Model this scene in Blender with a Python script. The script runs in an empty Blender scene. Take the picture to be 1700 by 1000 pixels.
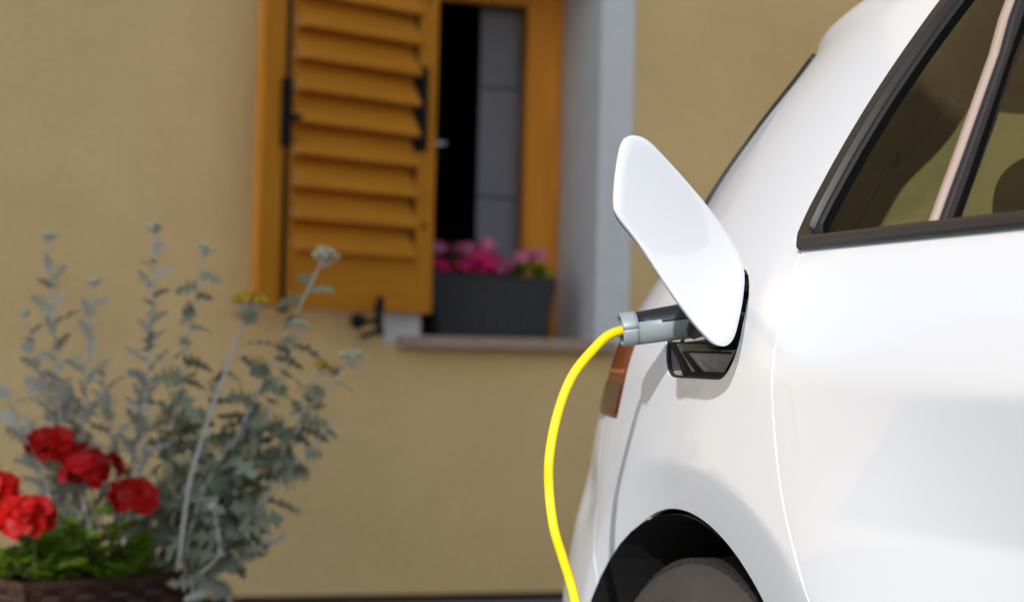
import bpy, math, random
import numpy as np
from mathutils import Vector, Matrix
random.seed(11)
rng = np.random.default_rng(5)
R = math.radians
S = bpy.context.scene
COL = S.collection

# ------------------------------------------------------------------ camera
cam_d = bpy.data.cameras.new('camera'); cam = bpy.data.objects.new('camera', cam_d); COL.objects.link(cam)
YAW, PITCH, ROLL = R(18.0), R(1.626), R(1.4)
fw = Vector((math.sin(YAW)*math.cos(PITCH), math.cos(YAW)*math.cos(PITCH), math.sin(PITCH)))
r0 = Vector((math.cos(YAW), -math.sin(YAW), 0)); u0 = r0.cross(fw)
rt = r0*math.cos(ROLL)+u0*math.sin(ROLL); up = u0*math.cos(ROLL)-r0*math.sin(ROLL)
m = Matrix((rt, up, -fw)).transposed().to_4x4(); m.translation = (0, 0, .87)
cam.matrix_world = m
cam_d.sensor_width = 36; cam_d.lens = 67.13; cam_d.clip_start = .05; cam_d.clip_end = 2000
cam_d.dof.use_dof = True; cam_d.dof.focus_distance = 1.86; cam_d.dof.aperture_fstop = 5.0
cam_d.dof.aperture_blades = 9
S.camera = cam

# ------------------------------------------------------------------ sky, sun, exposure
LIGHT = Vector((1, 1.60, -.85)).normalized()          # the way the sunlight travels
SUN = -LIGHT
W = bpy.data.worlds.new('World'); S.world = W; W.use_nodes = True
nt = W.node_tree; bg = nt.nodes['Background']
sky = nt.nodes.new('ShaderNodeTexSky'); sky.sky_type = 'NISHITA'; sky.sun_disc = False
sky.sun_elevation = math.asin(SUN.z); sky.sun_rotation = math.atan2(SUN.x, SUN.y)
sky.air_density = 1.0; sky.dust_density = .8; sky.ozone_density = 1.2
nt.links.new(sky.outputs[0], bg.inputs[0]); bg.inputs[1].default_value = .15
sd = bpy.data.lights.new('sun', 'SUN'); sd.energy = 2.1; sd.angle = R(.53); sd.color = (1, .985, .965)
so = bpy.data.objects.new('sun', sd); COL.objects.link(so); so.location = SUN*30
so.rotation_euler = LIGHT.to_track_quat('-Z', 'Y').to_euler()
vs = S.view_settings; vs.view_transform = 'Standard'; vs.look = 'None'; vs.gamma = 1; vs.use_curve_mapping = False
vs.exposure = .9

# ------------------------------------------------------------------ helpers
def link(o, parent=None):
    COL.objects.link(o)
    if parent is not None: o.parent = parent
    return o
def empty(name, loc=(0, 0, 0), rz=0):
    o = bpy.data.objects.new(name, None); o.empty_display_size = .1
    o.location = loc; o.rotation_euler = (0, 0, rz); return link(o)
def tag(o, label, cat=None, group=None, kind=None):
    if label: o['label'] = label
    if cat: o['category'] = cat
    if group: o['group'] = group
    if kind: o['kind'] = kind
    return o
def mesh(name, v, f, mat, smooth=False):
    me = bpy.data.meshes.new(name); me.from_pydata([tuple(p) for p in v], [], [tuple(q) for q in f])
    if mat: me.materials.append(mat)
    if smooth: me.polygons.foreach_set('use_smooth', [True]*len(me.polygons))
    me.update(); return me
def obj(name, v, f, mat, parent=None, smooth=False):
    return link(bpy.data.objects.new(name, mesh(name, v, f, mat, smooth)), parent)
def bevel(o, w=.003, seg=2, ang=35):
    b = o.modifiers.new('bevel', 'BEVEL'); b.width = w; b.segments = seg; b.limit_method = 'ANGLE'; b.angle_limit = R(ang)
    return o
BOXF = [(0, 3, 2, 1), (4, 5, 6, 7), (0, 1, 5, 4), (1, 2, 6, 5), (2, 3, 7, 6), (3, 0, 4, 7)]
class MB:
    def __init__(s): s.v = []; s.f = []
    def add(s, v, f):
        n = len(s.v); s.v += [tuple(p) for p in v]; s.f += [tuple(i+n for i in q) for q in f]; return s
    def box(s, a, b, mat=None):
        (x0, y0, z0), (x1, y1, z1) = a, b
        v = [Vector(p) for p in ((x0, y0, z0), (x1, y0, z0), (x1, y1, z0), (x0, y1, z0), (x0, y0, z1), (x1, y0, z1), (x1, y1, z1), (x0, y1, z1))]
        if mat: v = [mat @ p for p in v]
        return s.add(v, BOXF)
    def tube(s, pts, rad, seg=12, cap=True):
        pts = [Vector(p) for p in pts]; n = len(pts)
        rads = rad if hasattr(rad, '__len__') else [rad]*n
        d0 = (pts[1]-pts[0]).normalized(); ref = Vector((0, 0, 1)) if abs(d0.z) < .9 else Vector((1, 0, 0))
        a = d0.cross(ref).normalized(); V = []; Fc = []
        for i, p in enumerate(pts):
            d = (pts[min(i+1, n-1)]-pts[max(i-1, 0)]).normalized()
            a = (a-d*a.dot(d)).normalized(); b = d.cross(a)
            for k in range(seg):
                t = 2*math.pi*k/seg; V.append(p+(a*math.cos(t)+b*math.sin(t))*rads[i])
        for i in range(n-1):
            for k in range(seg):
                Fc.append((i*seg+k, i*seg+(k+1) % seg, (i+1)*seg+(k+1) % seg, (i+1)*seg+k))
        if cap: Fc.append(tuple(range(seg))[::-1]); Fc.append(tuple((n-1)*seg+k for k in range(seg)))
        return s.add(V, Fc)
    def lathe(s, c, axis, prof, seg=32):
        """prof: list of (radius, along axis)"""
        ax = Vector(axis).normalized(); ref = Vector((0, 0, 1)) if abs(ax.z) < .9 else Vector((1, 0, 0))
        a = ax.cross(ref).normalized(); b = ax.cross(a); V = []; Fc = []; c = Vector(c)
        for r, h in prof:
            for k in range(seg):
                t = 2*math.pi*k/seg; V.append(c+ax*h+(a*math.cos(t)+b*math.sin(t))*r)
        for i in range(len(prof)-1):
            for k in range(seg):
                Fc.append((i*seg+k, i*seg+(k+1) % seg, (i+1)*seg+(k+1) % seg, (i+1)*seg+k))
        return s.add(V, Fc)
    def build(s, name, mat, parent=None, smooth=False): return obj(name, s.v, s.f, mat, parent, smooth)
def catmull(pts, n=8):
    P = [Vector(p) for p in pts]; P = [P[0]*2-P[1]]+P+[P[-1]*2-P[-2]]; out = []
    for i in range(1, len(P)-2):
        for k in range(n):
            t = k/n; a, b, c, d = P[i-1], P[i], P[i+1], P[i+2]
            out.append(.5*((2*b)+(c-a)*t+(2*a-5*b+4*c-d)*t*t+(3*b-a-3*c+d)*t**3))
    out.append(P[-2]); return out

# ------------------------------------------------------------------ materials
def mat(name, col, rough=.6, metal=0, spec=.5, coat=0, bump=None, vary=None, trans=0, ior=1.45, sss=0):
    """bump=(scale, strength, distance[, detail]); vary=(scale, amount)"""
    mt = bpy.data.materials.new(name); mt.use_nodes = True; n = mt.node_tree; p = n.nodes['Principled BSDF']
    p.inputs['Base Color'].default_value = (*col, 1); p.inputs['Roughness'].default_value = rough
    p.inputs['Metallic'].default_value = metal; p.inputs['Specular IOR Level'].default_value = spec
    p.inputs['Coat Weight'].default_value = coat; p.inputs['Coat Roughness'].default_value = .04
    p.inputs['Transmission Weight'].default_value = trans; p.inputs['IOR'].default_value = ior
    tc = n.nodes.new('ShaderNodeTexCoord')
    if vary:
        t = n.nodes.new('ShaderNodeTexNoise'); t.inputs['Scale'].default_value = vary[0]; t.inputs['Detail'].default_value = 6
        t.inputs['Roughness'].default_value = .65
        mr = n.nodes.new('ShaderNodeMapRange'); mr.inputs[1].default_value = .3; mr.inputs[2].default_value = .7
        mr.inputs[3].default_value = 1-vary[1]; mr.inputs[4].default_value = 1+vary[1]
        mx = n.nodes.new('ShaderNodeMix'); mx.data_type = 'RGBA'; mx.blend_type = 'MULTIPLY'; mx.inputs[0].default_value = 1
        n.links.new(tc.outputs['Object'], t.inputs['Vector']); n.links.new(t.outputs['Fac'], mr.inputs[0])
        mx.inputs[6].default_value = (*col, 1); n.links.new(mr.outputs[0], mx.inputs[7])
        n.links.new(mx.outputs[2], p.inputs['Base Color'])
    if bump:
        t = n.nodes.new('ShaderNodeTexNoise'); t.inputs['Scale'].default_value = bump[0]; t.inputs['Detail'].default_value = bump[3] if len(bump) > 3 else 4
        b = n.nodes.new('ShaderNodeBump'); b.inputs['Strength'].default_value = bump[1]; b.inputs['Distance'].default_value = bump[2]
        n.links.new(tc.outputs['Object'], t.inputs['Vector']); n.links.new(t.outputs['Fac'], b.inputs['Height']); n.links.new(b.outputs[0], p.inputs['Normal'])
    return mt
def leafmat(name, col, rough=.55, transl=.35, var=.25, warm=(1, 1, 1)):
    """two-sided leaf: diffuse + translucent, a little different on each object"""
    mt = bpy.data.materials.new(name); mt.use_nodes = True; n = mt.node_tree; p = n.nodes['Principled BSDF']; out = n.nodes['Material Output']
    oi = n.nodes.new('ShaderNodeObjectInfo'); mr = n.nodes.new('ShaderNodeMapRange')
    mr.inputs[3].default_value = 1-var; mr.inputs[4].default_value = 1+var
    tc = n.nodes.new('ShaderNodeTexCoord'); t = n.nodes.new('ShaderNodeTexNoise'); t.inputs['Scale'].default_value = 60
    m2 = n.nodes.new('ShaderNodeMath'); m2.operation = 'ADD'; m3 = n.nodes.new('ShaderNodeMath'); m3.operation = 'MULTIPLY'; m3.inputs[1].default_value = .5
    n.links.new(tc.outputs['Object'], t.inputs['Vector']); n.links.new(t.outputs['Fac'], m3.inputs[0])
    n.links.new(oi.outputs['Random'], mr.inputs[0]); n.links.new(mr.outputs[0], m2.inputs[0]); n.links.new(m3.outputs[0], m2.inputs[1])
    m4 = n.nodes.new('ShaderNodeMath'); m4.operation = 'SUBTRACT'; m4.inputs[1].default_value = .25; n.links.new(m2.outputs[0], m4.inputs[0])
    mx = n.nodes.new('ShaderNodeMix'); mx.data_type = 'RGBA'; mx.blend_type = 'MULTIPLY'; mx.inputs[0].default_value = 1
    mx.inputs[6].default_value = (*col, 1); n.links.new(m4.outputs[0], mx.inputs[7]); n.links.new(mx.outputs[2], p.inputs['Base Color'])
    p.inputs['Roughness'].default_value = rough; p.inputs['Specular IOR Level'].default_value = .3
    tr = n.nodes.new('ShaderNodeBsdfTranslucent'); n.links.new(mx.outputs[2], tr.inputs[0])
    ms = n.nodes.new('ShaderNodeMixShader'); ms.inputs[0].default_value = transl
    n.links.new(p.outputs[0], ms.inputs[1]); n.links.new(tr.outputs[0], ms.inputs[2]); n.links.new(ms.outputs[0], out.inputs[0])
    return mt
def glassmat(name, tint, ior=1.45):
    """thin tinted automotive / window pane: tinted see-through plus mirror by Fresnel"""
    mt = bpy.data.materials.new(name); mt.use_nodes = True; n = mt.node_tree; n.nodes.remove(n.nodes['Principled BSDF'])
    out = n.nodes['Material Output']; tr = n.nodes.new('ShaderNodeBsdfTransparent'); tr.inputs[0].default_value = (*tint, 1)
    gl = n.nodes.new('ShaderNodeBsdfGlossy'); gl.inputs['Roughness'].default_value = .02
    fr = n.nodes.new('ShaderNodeFresnel'); fr.inputs[0].default_value = ior
    ms = n.nodes.new('ShaderNodeMixShader'); n.links.new(fr.outputs[0], ms.inputs[0]); n.links.new(tr.outputs[0], ms.inputs[1]); n.links.new(gl.outputs[0], ms.inputs[2])
    n.links.new(ms.outputs[0], out.inputs[0]); return mt
def woodmat(name, a, b, axis='Z'):
    mt = bpy.data.materials.new(name); mt.use_nodes = True; n = mt.node_tree; p = n.nodes['Principled BSDF']
    tc = n.nodes.new('ShaderNodeTexCoord'); mp = n.nodes.new('ShaderNodeMapping'); mp.inputs['Scale'].default_value = (60, 60, 4) if axis == 'Z' else (4, 60, 60)
    t = n.nodes.new('ShaderNodeTexNoise'); t.inputs['Scale'].default_value = 1; t.inputs['Detail'].default_value = 5
    cr = n.nodes.new('ShaderNodeValToRGB'); cr.color_ramp.elements[0].position = .3; cr.color_ramp.elements[1].position = .7
    cr.color_ramp.elements[0].color = (*a, 1); cr.color_ramp.elements[1].color = (*b, 1)
    n.links.new(tc.outputs['Object'], mp.inputs[0]); n.links.new(mp.outputs[0], t.inputs['Vector']); n.links.new(t.outputs['Fac'], cr.inputs[0])
    n.links.new(cr.outputs[0], p.inputs['Base Color']); p.inputs['Roughness'].default_value = .6; p.inputs['Specular IOR Level'].default_value = .25
    bp = n.nodes.new('ShaderNodeBump'); bp.inputs['Strength'].default_value = .15; bp.inputs['Distance'].default_value = .002
    n.links.new(t.outputs['Fac'], bp.inputs['Height']); n.links.new(bp.outputs[0], p.inputs['Normal']); return mt
def plastermat(name, a, b):
    """trowelled mineral render: grains, soft blotches, faint run-down stains"""
    mt = bpy.data.materials.new(name); mt.use_nodes = True; n = mt.node_tree; p = n.nodes['Principled BSDF']
    tc = n.nodes.new('ShaderNodeTexCoord')
    t1 = n.nodes.new('ShaderNodeTexNoise'); t1.inputs['Scale'].default_value = 1.6; t1.inputs['Detail'].default_value = 5; t1.inputs['Roughness'].default_value = .6
    t2 = n.nodes.new('ShaderNodeTexNoise'); t2.inputs['Scale'].default_value = 70; t2.inputs['Detail'].default_value = 5; t2.inputs['Roughness'].default_value = .75
    t3 = n.nodes.new('ShaderNodeTexNoise'); t3.inputs['Scale'].default_value = 55; t3.inputs['Detail'].default_value = 2
    cr = n.nodes.new('ShaderNodeValToRGB'); cr.color_ramp.elements[0].position = .3; cr.color_ramp.elements[1].position = .72
    cr.color_ramp.elements[0].color = (*a, 1); cr.color_ramp.elements[1].color = (*b, 1)
    for t in (t1, t2, t3): n.links.new(tc.outputs['Object'], t.inputs['Vector'])
    n.links.new(t1.outputs['Fac'], cr.inputs[0])
    mr = n.nodes.new('ShaderNodeMapRange'); mr.inputs[1].default_value = .3; mr.inputs[2].default_value = .7; mr.inputs[3].default_value = .80; mr.inputs[4].default_value = 1.17
    n.links.new(t2.outputs['Fac'], mr.inputs[0])
    mx = n.nodes.new('ShaderNodeMix'); mx.data_type = 'RGBA'; mx.blend_type = 'MULTIPLY'; mx.inputs[0].default_value = 1
    n.links.new(cr.outputs[0], mx.inputs[6]); n.links.new(mr.outputs[0], mx.inputs[7]); n.links.new(mx.outputs[2], p.inputs['Base Color'])
    ad = n.nodes.new('ShaderNodeMath'); ad.operation = 'ADD'; n.links.new(t2.outputs['Fac'], ad.inputs[0]); n.links.new(t3.outputs['Fac'], ad.inputs[1])
    bp = n.nodes.new('ShaderNodeBump'); bp.inputs['Strength'].default_value = .7; bp.inputs['Distance'].default_value = .004
    n.links.new(ad.outputs[0], bp.inputs['Height']); n.links.new(bp.outputs[0], p.inputs['Normal'])
    p.inputs['Roughness'].default_value = .9; p.inputs['Specular IOR Level'].default_value = .2; return mt

M = {}
M['plaster'] = plastermat('ochre_plaster', (.53, .372, .172), (.63, .452, .222))
M['white_plaster'] = mat('white_plaster', (.52, .53, .55), .85, bump=(120, .4, .002), vary=(8, .06))
M['shade_house'] = plastermat('pale_plaster', (.52, .48, .42), (.6, .56, .5))
M['stone'] = mat('sill_stone', (.30, .21, .16), .7, bump=(40, .3, .002), vary=(30, .2))
M['plinth'] = mat('dark_plinth', (.035, .022, .016), .8, bump=(60, .4, .003), vary=(20, .3))
M['ground'] = mat('ground_concrete', (.25, .243, .235), .85, bump=(80, .5, .004), vary=(2.5, .15))
M['wood'] = woodmat('amber_wood', (.44, .155, .008), (.57, .215, .015), 'Z')
M['wood_h'] = woodmat('amber_wood_cross', (.44, .155, .008), (.57, .215, .015), 'X')
M['iron'] = mat('black_iron', (.005, .005, .006), .6, spec=.2, bump=(90, .2, .001))
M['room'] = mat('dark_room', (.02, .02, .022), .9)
M['panel'] = mat('pale_panel', (.15, .15, .175), .7, vary=(14, .05))
M['winglass'] = glassmat('window_glass', (.93, .95, .95))
M['roof'] = mat('roof_tile', (.33, .12, .07), .8, bump=(20, .4, .01), vary=(6, .2))
M['paint'] = mat('white_car_paint', (.765, .775, .80), .42, spec=.3, coat=.8)
M['black_plastic'] = mat('black_plastic', (.016, .015, .015), .42)
M['trim'] = mat('dark_window_trim', (.017, .013, .012), .5)
M['trim_sunlit'] = mat('sunlit_black_trim', (.34, .25, .20), .3, coat=.5)  # pale tone stands for sunlight on the black trim
M['rubber'] = mat('black_rubber', (.012, .012, .012), .75)
M['underbody'] = mat('underbody_black', (.008, .008, .009), .85)
M['tyre'] = mat('dusty_tyre', (.055, .045, .036), .85, bump=(260, .4, .0012), vary=(9, .18))
M['tread'] = mat('tyre_tread', (.018, .018, .018), .8)
M['alloy'] = mat('grey_alloy', (.30, .30, .31), .35, metal=.8)
M['carglass'] = glassmat('tinted_car_glass', (.60, .68, .58), 1.27)
M['lamp'] = mat('red_lamp_lens', (.17, .022, .006), .16, spec=.35, vary=(14, .5))
M['lamp_amber'] = mat('amber_lamp_strip', (.38, .10, .03), .3)
M['lamp_dark'] = mat('smoked_lamp_lens', (.05, .012, .007), .12, vary=(25, .5))
M['inner_trim'] = mat('brown_headliner', (.46, .30, .12), .8, vary=(20, .15))
M['inner_grey'] = mat('grey_pillar_cover', (.52, .53, .44), .7)
M['seat'] = mat('dark_seat_cloth', (.015, .012, .011), .85, bump=(200, .3, .001))
M['chrome'] = mat('chrome', (.75, .76, .78), .15, metal=1)
M['port'] = mat('port_plastic_grey', (.34, .30, .26), .5, vary=(60, .25))
M['port_black'] = mat('port_plastic_black', (.016, .015, .014), .65)
M['conn_grey'] = mat('connector_grey', (.27, .305, .33), .4)
M['conn_black'] = mat('connector_black', (.014, .013, .013), .45)
M['cable'] = mat('yellow_cable', (.84, .63, .002), .5)
M['wicker'] = mat('brown_wicker', (.035, .014, .008), .45, vary=(40, .4))
M['wicker_dark'] = mat('anthracite_wicker', (.022, .022, .026), .6, vary=(40, .3))
M['soil'] = mat('potting_soil', (.025, .017, .011), .95, bump=(60, 1, .01))
M['silver'] = leafmat('silver_leaf', (.35, .36, .315), .75, .25, .3)
M['silver_green'] = leafmat('silver_green_leaf', (.22, .25, .175), .7, .25, .35)
M['silver_stem'] = mat('silver_stem', (.42, .40, .35), .8)
M['bud'] = mat('pale_bud', (.45, .46, .30), .7, vary=(200, .3))
M['yellow'] = leafmat('yellow_flower', (.62, .40, .02), .6, .3, .2)
M['green'] = leafmat('geranium_leaf', (.12, .20, .014), .45, .4, .35)
M['added_hedge'] = leafmat('added_hedge_leaf', (.035, .07, .018), .5, .25, .2)
M['gstem'] = mat('geranium_stem', (.12, .12, .045), .6)
M['red'] = leafmat('red_petal', (.50, .006, .003), .5, .35, .25)
M['pink'] = leafmat('magenta_petal', (.62, .015, .15), .5, .3, .25)
M['palepink'] = leafmat('pale_pink_petal', (.62, .17, .30), .5, .3, .2)

# ================================================================== THE SETTING
g = obj('ground', [(-150, -150, 0), (150, -150, 0), (150, 150, 0), (-150, 150, 0)], [(0, 1, 2, 3)], M['ground']); g['kind'] = 'structure'

# ---------------- the house with the window
WY = 6.4
OX0, OX1, OZ0, OZ1 = 1.735, 2.405, .93, 2.32
house = empty('house', (2, WY, 0)); tag(house, 'ochre plastered house with a deep white window reveal and wooden shutter', 'house')
HO = Vector((2, WY, 0))
def hbox(name, boxes, mt, parent=house, bev=0):
    mb = MB()
    for a, b in boxes: mb.box(Vector(a)-HO, Vector(b)-HO)
    o = mb.build(name, mt, parent)
    if bev: bevel(o, bev)
    return o
hx0, hx1, hz0, hz1, wd = -7., 10., .035, 5.4, .5
def wallpiece():
    v = []; f = []
    xs_ = [hx0, OX0, OX1, hx1]; zs_ = [hz0, OZ0, OZ1, hz1]
    for y in (WY, WY+wd):
        for z in zs_:
            for x in xs_: v.append(Vector((x, y, z))-HO)
    for k in range(2):
        for j in range(3):
            for i in range(3):
                if i == 1 and j == 1: continue
                a = k*16+j*4+i; q = (a, a+1, a+5, a+4); f.append(q if k == 0 else q[::-1])
    return obj('wall', v, f, M['plaster'], house)
wallpiece()
hbox('wall', [((hx0, WY+wd, hz0), (hx0+.4, WY+9, hz1)), ((hx1-.4, WY+wd, hz0), (hx1, WY+9, hz1)), ((hx0+.4, WY+8.6, hz0), (hx1-.4, WY+9, hz1))], M['plaster'])
hbox('plinth', [((hx0, WY+.012, 0), (hx1, WY+.3, hz0-.004))], M['plinth'])
rf = MB().add([Vector(p)-HO for p in ((hx0-.4, WY-.5, 5.3), (hx1+.4, WY-.5, 5.3), (hx1+.4, WY+4.5, 8.2), (hx0-.4, WY+4.5, 8.2), (hx1+.4, WY+9.5, 5.3), (hx0-.4, WY+9.5, 5.3),
     (hx0-.4, WY-.5, 5.45), (hx1+.4, WY-.5, 5.45), (hx1+.4, WY+4.5, 8.35), (hx0-.4, WY+4.5, 8.35), (hx1+.4, WY+9.5, 5.45), (hx0-.4, WY+9.5, 5.45))],
     [(0, 3, 2, 1), (3, 5, 4, 2), (6, 7, 8, 9), (9, 8, 10, 11), (0, 1, 7, 6), (5, 11, 10, 4), (0, 6, 9, 3), (3, 9, 11, 5), (1, 2, 8, 7), (2, 4, 10, 8)])
rf.build('roof', M['roof'], house)
RD = .43     # depth of the reveal
bw = .118
# white reveal lining with the white band round the opening, 4 mm proud of the plaster
hbox('window_surround', [((OX1-.012, WY-.006, OZ0-.03), (OX1+bw, WY+.02, OZ1+bw)), ((OX0-bw, WY-.006, OZ0-.03), (OX0+.012, WY+.02, OZ1+bw)),
     ((OX0+.012, WY-.006, OZ1-.012), (OX1-.012, WY+.02, OZ1+bw))], M['white_plaster'], bev=.004)
hbox('window_reveal', [((OX1-.009, WY+.02, OZ0), (OX1-.002, WY+RD+.05, OZ1)), ((OX0+.002, WY+.02, OZ0), (OX0+.009, WY+RD+.05, OZ1)),
     ((OX0+.009, WY+.02, OZ1-.009), (OX1-.009, WY+RD+.05, OZ1-.002))], M['white_plaster'])
hbox('window_sill', [((OX0-.075, WY-.075, .888), (OX1+.05, WY+.0, .928)), ((OX0+.012, WY+.0, .890), (OX1-.012, WY+RD+.05, .931))], M['stone'], bev=.006)
win = hbox('window_frame', [((OX1-.155, WY+RD-.02, .935), (OX1-.012, WY+RD+.05, OZ1-.012)), ((OX0+.012, WY+RD-.02, .935), (OX0+.10, WY+RD+.05, OZ1-.012)),
     ((OX0+.10, WY+RD-.018, 2.19), (OX1-.155, WY+RD+.05, OZ1-.012)), ((OX0+.10, WY+RD-.018, .935), (OX1-.155, WY+RD+.05, 1.03))], M['wood'], bev=.008)
sash = hbox('open_sash', [((OX0+.125, WY+RD+.055, 1.0), (OX0+.165, WY+RD+.115, 2.2)), ((OX0+.125, WY+RD+.47, 1.0), (OX0+.165, WY+RD+.53, 2.2)), ((OX0+.127, WY+RD+.115, 1.0), (OX0+.163, WY+RD+.47, 1.07)), ((OX0+.127, WY+RD+.115, 2.13), (OX0+.163, WY+RD+.47, 2.2))], M['wood'], win, bev=.004)
hbox('pane', [((OX0+.143, WY+RD+.115, 1.07), (OX0+.147, WY+RD+.47, 2.13))], M['winglass'], win)
# room behind: dark walls and a pale panel blind of three lengths
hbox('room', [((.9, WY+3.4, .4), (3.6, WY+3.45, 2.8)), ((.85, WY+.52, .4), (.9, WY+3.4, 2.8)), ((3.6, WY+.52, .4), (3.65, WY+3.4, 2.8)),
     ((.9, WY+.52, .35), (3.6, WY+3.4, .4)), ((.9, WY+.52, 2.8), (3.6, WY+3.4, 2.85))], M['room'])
for a, b in ((.98, 1.468), (1.474, 1.888), (1.894, 2.26)):
    hbox('blind_panel', [((2.105, WY+RD+.11, a), (2.40, WY+RD+.118, b))], M['panel'], win, bev=.002)
hbox('latch', [((1.93, WY+RD+.3, 1.68), (2.03, WY+RD+.31, 1.695))], M['alloy'], win)

# ---------------- shutter, hinged at the left edge of the opening, standing ajar from the wall
SA = math.atan2(6.33-6.008, 1.768-1.077)          # free end leans out towards the street
SW = math.hypot(1.768-1.077, 6.33-6.008)-.028
sh = bpy.data.objects.new('shutter', None); link(sh, house)
sh.matrix_local = Matrix.Translation(Vector((1.768, 6.33, 1.005))-HO) @ Matrix.Rotation(SA, 4, 'Z')
SH = 1.30; th = .036
def shp(name, boxes, mt, bev=.003):
    mb = MB()
    for a, b in boxes: mb.box(a, b)
    o = mb.build(name, mt, sh)
    if bev: bevel(o, bev)
    return o
shp('stile', [((-.088, 0, 0), (0, th, SH))], M['wood'])
shp('stile', [((-SW, 0, 0), (-SW+.090, th, SH))], M['wood'])
shp('stile', [((-SW+.098, .002, .0), (-SW+.128, th-.002, SH))], M['wood'])
shp('rail', [((-SW+.128, .001, 0), (-.088, th-.001, .203))], M['wood_h'])
shp('rail', [((-SW+.128, .001, SH-.10), (-.088, th-.001, SH))], M['wood_h'])
sl_w = SW-.128-.088
for k in range(10):
    z = .195+k*.1045
    mt4 = Matrix.Translation((-.088-sl_w/2, .010, z+.045)) @ Matrix.Rotation(R(-33), 4, 'X')
    mb = MB().box((-sl_w/2+.004, -.009, -.068), (sl_w/2-.004, .009, .068), mt4)
    o = mb.build('slat', M['wood_h'], sh); bevel(o, .0075, 4)
# slat carrier strips at both ends (dark gaps with a rod)
shp('slat_strip', [((-.098, -.001, .178), (-.0885, .010, SH-.102))], M['iron'], 0)
rod = MB().tube([(-SW+.094, -.010, .005), (-SW+.094, -.010, SH)], .0075, 10); rod.build('bolt_rod', M['iron'], sh, True)
kn = MB().lathe((-SW+.094, -.010, -.004), (0, 0, 1), [(.0, -.012), (.014, -.010), (.018, 0), (.014, .012), (.008, .02), (0, .021)], 14); kn.build('bolt_knob', M['iron'], sh, True)
lc = MB().box((-SW+.070, -.026, .52), (-SW+.104, -.001, .74)); lc.box((-SW+.098, -.030, .605), (-SW+.144, -.012, .625)); bevel(lc.build('bolt_case', M['iron'], sh), .006)
hn = MB().box((-.094, -.024, .555), (-.058, -.001, .845)); hn.box((-.088, -.034, .60), (-.066, -.024, .80)); bevel(hn.build('pull_handle', M['iron'], sh), .006)
for z in (.30, 1.08):
    MB().lathe((-.045, .0, z), (0, -1, 0), [(.010, -.001), (.009, .003), (0, .0035)], 12).build('screw', M['iron'], sh, True)
for z in (.12, 1.12):
    MB().tube([(.004, .045, z), (.004, .045, z+.09)], .009, 10).build('hinge', M['iron'], sh, True)

# ---------------- shutter stay fixed to the wall below the shutter
dog = empty('shutter_stay', (1.515, WY-.18, .97)); tag(dog, 'small black iron shutter stay with round knob below the wooden shutter', 'shutter stay')
MB().lathe((-.045, -.05, .0), (0, 1, 0), [(0, -.02), (.020, -.016), (.027, 0), (.020, .014), (0, .017)], 16).build('knob', M['iron'], dog, True)
MB().tube([(-.03, -.045, 0), (.025, -.045, .0)], .009, 10).build('arm', M['iron'], dog, True)
b = MB(); b.tube([(.030, -.05, .085), (.026, -.052, .05), (.027, -.05, 0), (.034, -.05, -.045)], [.011, .017, .011, .013], 10); b.build('catch', M['iron'], dog, True)
MB().tube([(.024, -.045, -.03), (.024, .19, -.05)], .008, 10).build('wall_pin', M['iron'], dog, True)

# ---------------- house added out of view, behind and left of the camera, shaped to shade the wall
hd = Vector((LIGHT.x, LIGHT.y, 0)).normalized(); hp = Vector((hd.y, -hd.x, 0))
nb = empty('added_shade_house'); nb.matrix_world = Matrix((hp, hd, Vector((0, 0, 1)))).transposed().to_4x4()
tag(nb, 'tall pale house added out of view to shade the wall, with a slit for a patch of sun', 'house')
def nbox(name, a, b, mt):
    return MB().box(a, b).build(name, mt, nb)
UN = -2.7
nbox('wall', (-1.54, UN-4.5, 0), (-.64, UN, 7.2), M['shade_house'])
nbox('wall', (-3.7, UN-4.5, 0), (-1.76, UN, 7.2), M['shade_house'])
nbox('shade_overhang', (-.64, UN-.5, 4.5), (.5, UN-.002, 7.2), M['shade_house'])  # added to carry the shade across the wall, leaving the car in sun
nbox('shade_lintel', (-1.76, UN-4.4, 5.22), (-1.54, UN-4.1, 7.1), M['shade_house'])  # caps the slit so sun only reaches the planter corner
for x in (-3.35,):
    for z in (1.0, 3.7):
        w = nbox('window', (x, UN+.0, z), (x+.95, UN+.03, z+1.35), M['white_plaster'])
        nbox('pane', (x+.08, UN+.03, z+.08), (x+.87, UN+.04, z+1.27), M['room']).parent = w
nr = MB().add([(-3.9, UN-4.9, 7.2), (.6, UN-4.9, 7.2), (.6, UN+.2, 7.2), (-3.9, UN+.2, 7.2), (-3.9, UN-2.3, 8.2), (.6, UN-2.3, 8.2)], [(0, 3, 2, 1), (0, 1, 5, 4), (2, 3, 4, 5), (0, 4, 3), (1, 2, 5)])
nr.build('roof', M['roof'], nb)

# ---------------- tall block of foliage added unseen beyond the car to cut the skylight
added_hedge = empty('added_hedge', (5.2, 0, 0)); tag(added_hedge, 'tall dark green foliage screen added beyond the white car to cut the skylight', 'added_hedge')
r_h = np.random.default_rng(2); nl = 26000
pp = np.stack([r_h.choice([-.62, .62], nl)+r_h.normal(0, .06, nl), r_h.uniform(-7, 6.1, nl), r_h.uniform(.1, 5.2, nl)], 1)
top = r_h.random(nl) < .2; pp[top, 0] = r_h.uniform(-.6, .6, top.sum()); pp[top, 2] = 5.2+r_h.normal(0, .06, top.sum())
d1 = r_h.normal(size=(nl, 3)); d1 /= np.linalg.norm(d1, axis=1, keepdims=True); d2 = np.cross(d1, r_h.normal(size=(nl, 3))); d2 /= np.linalg.norm(d2, axis=1, keepdims=True)
V = np.stack([pp-d1*.045, pp+d2*.022, pp+d1*.045, pp-d2*.022], 1).reshape(-1, 3); F = np.arange(nl*4).reshape(-1, 4)
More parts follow.
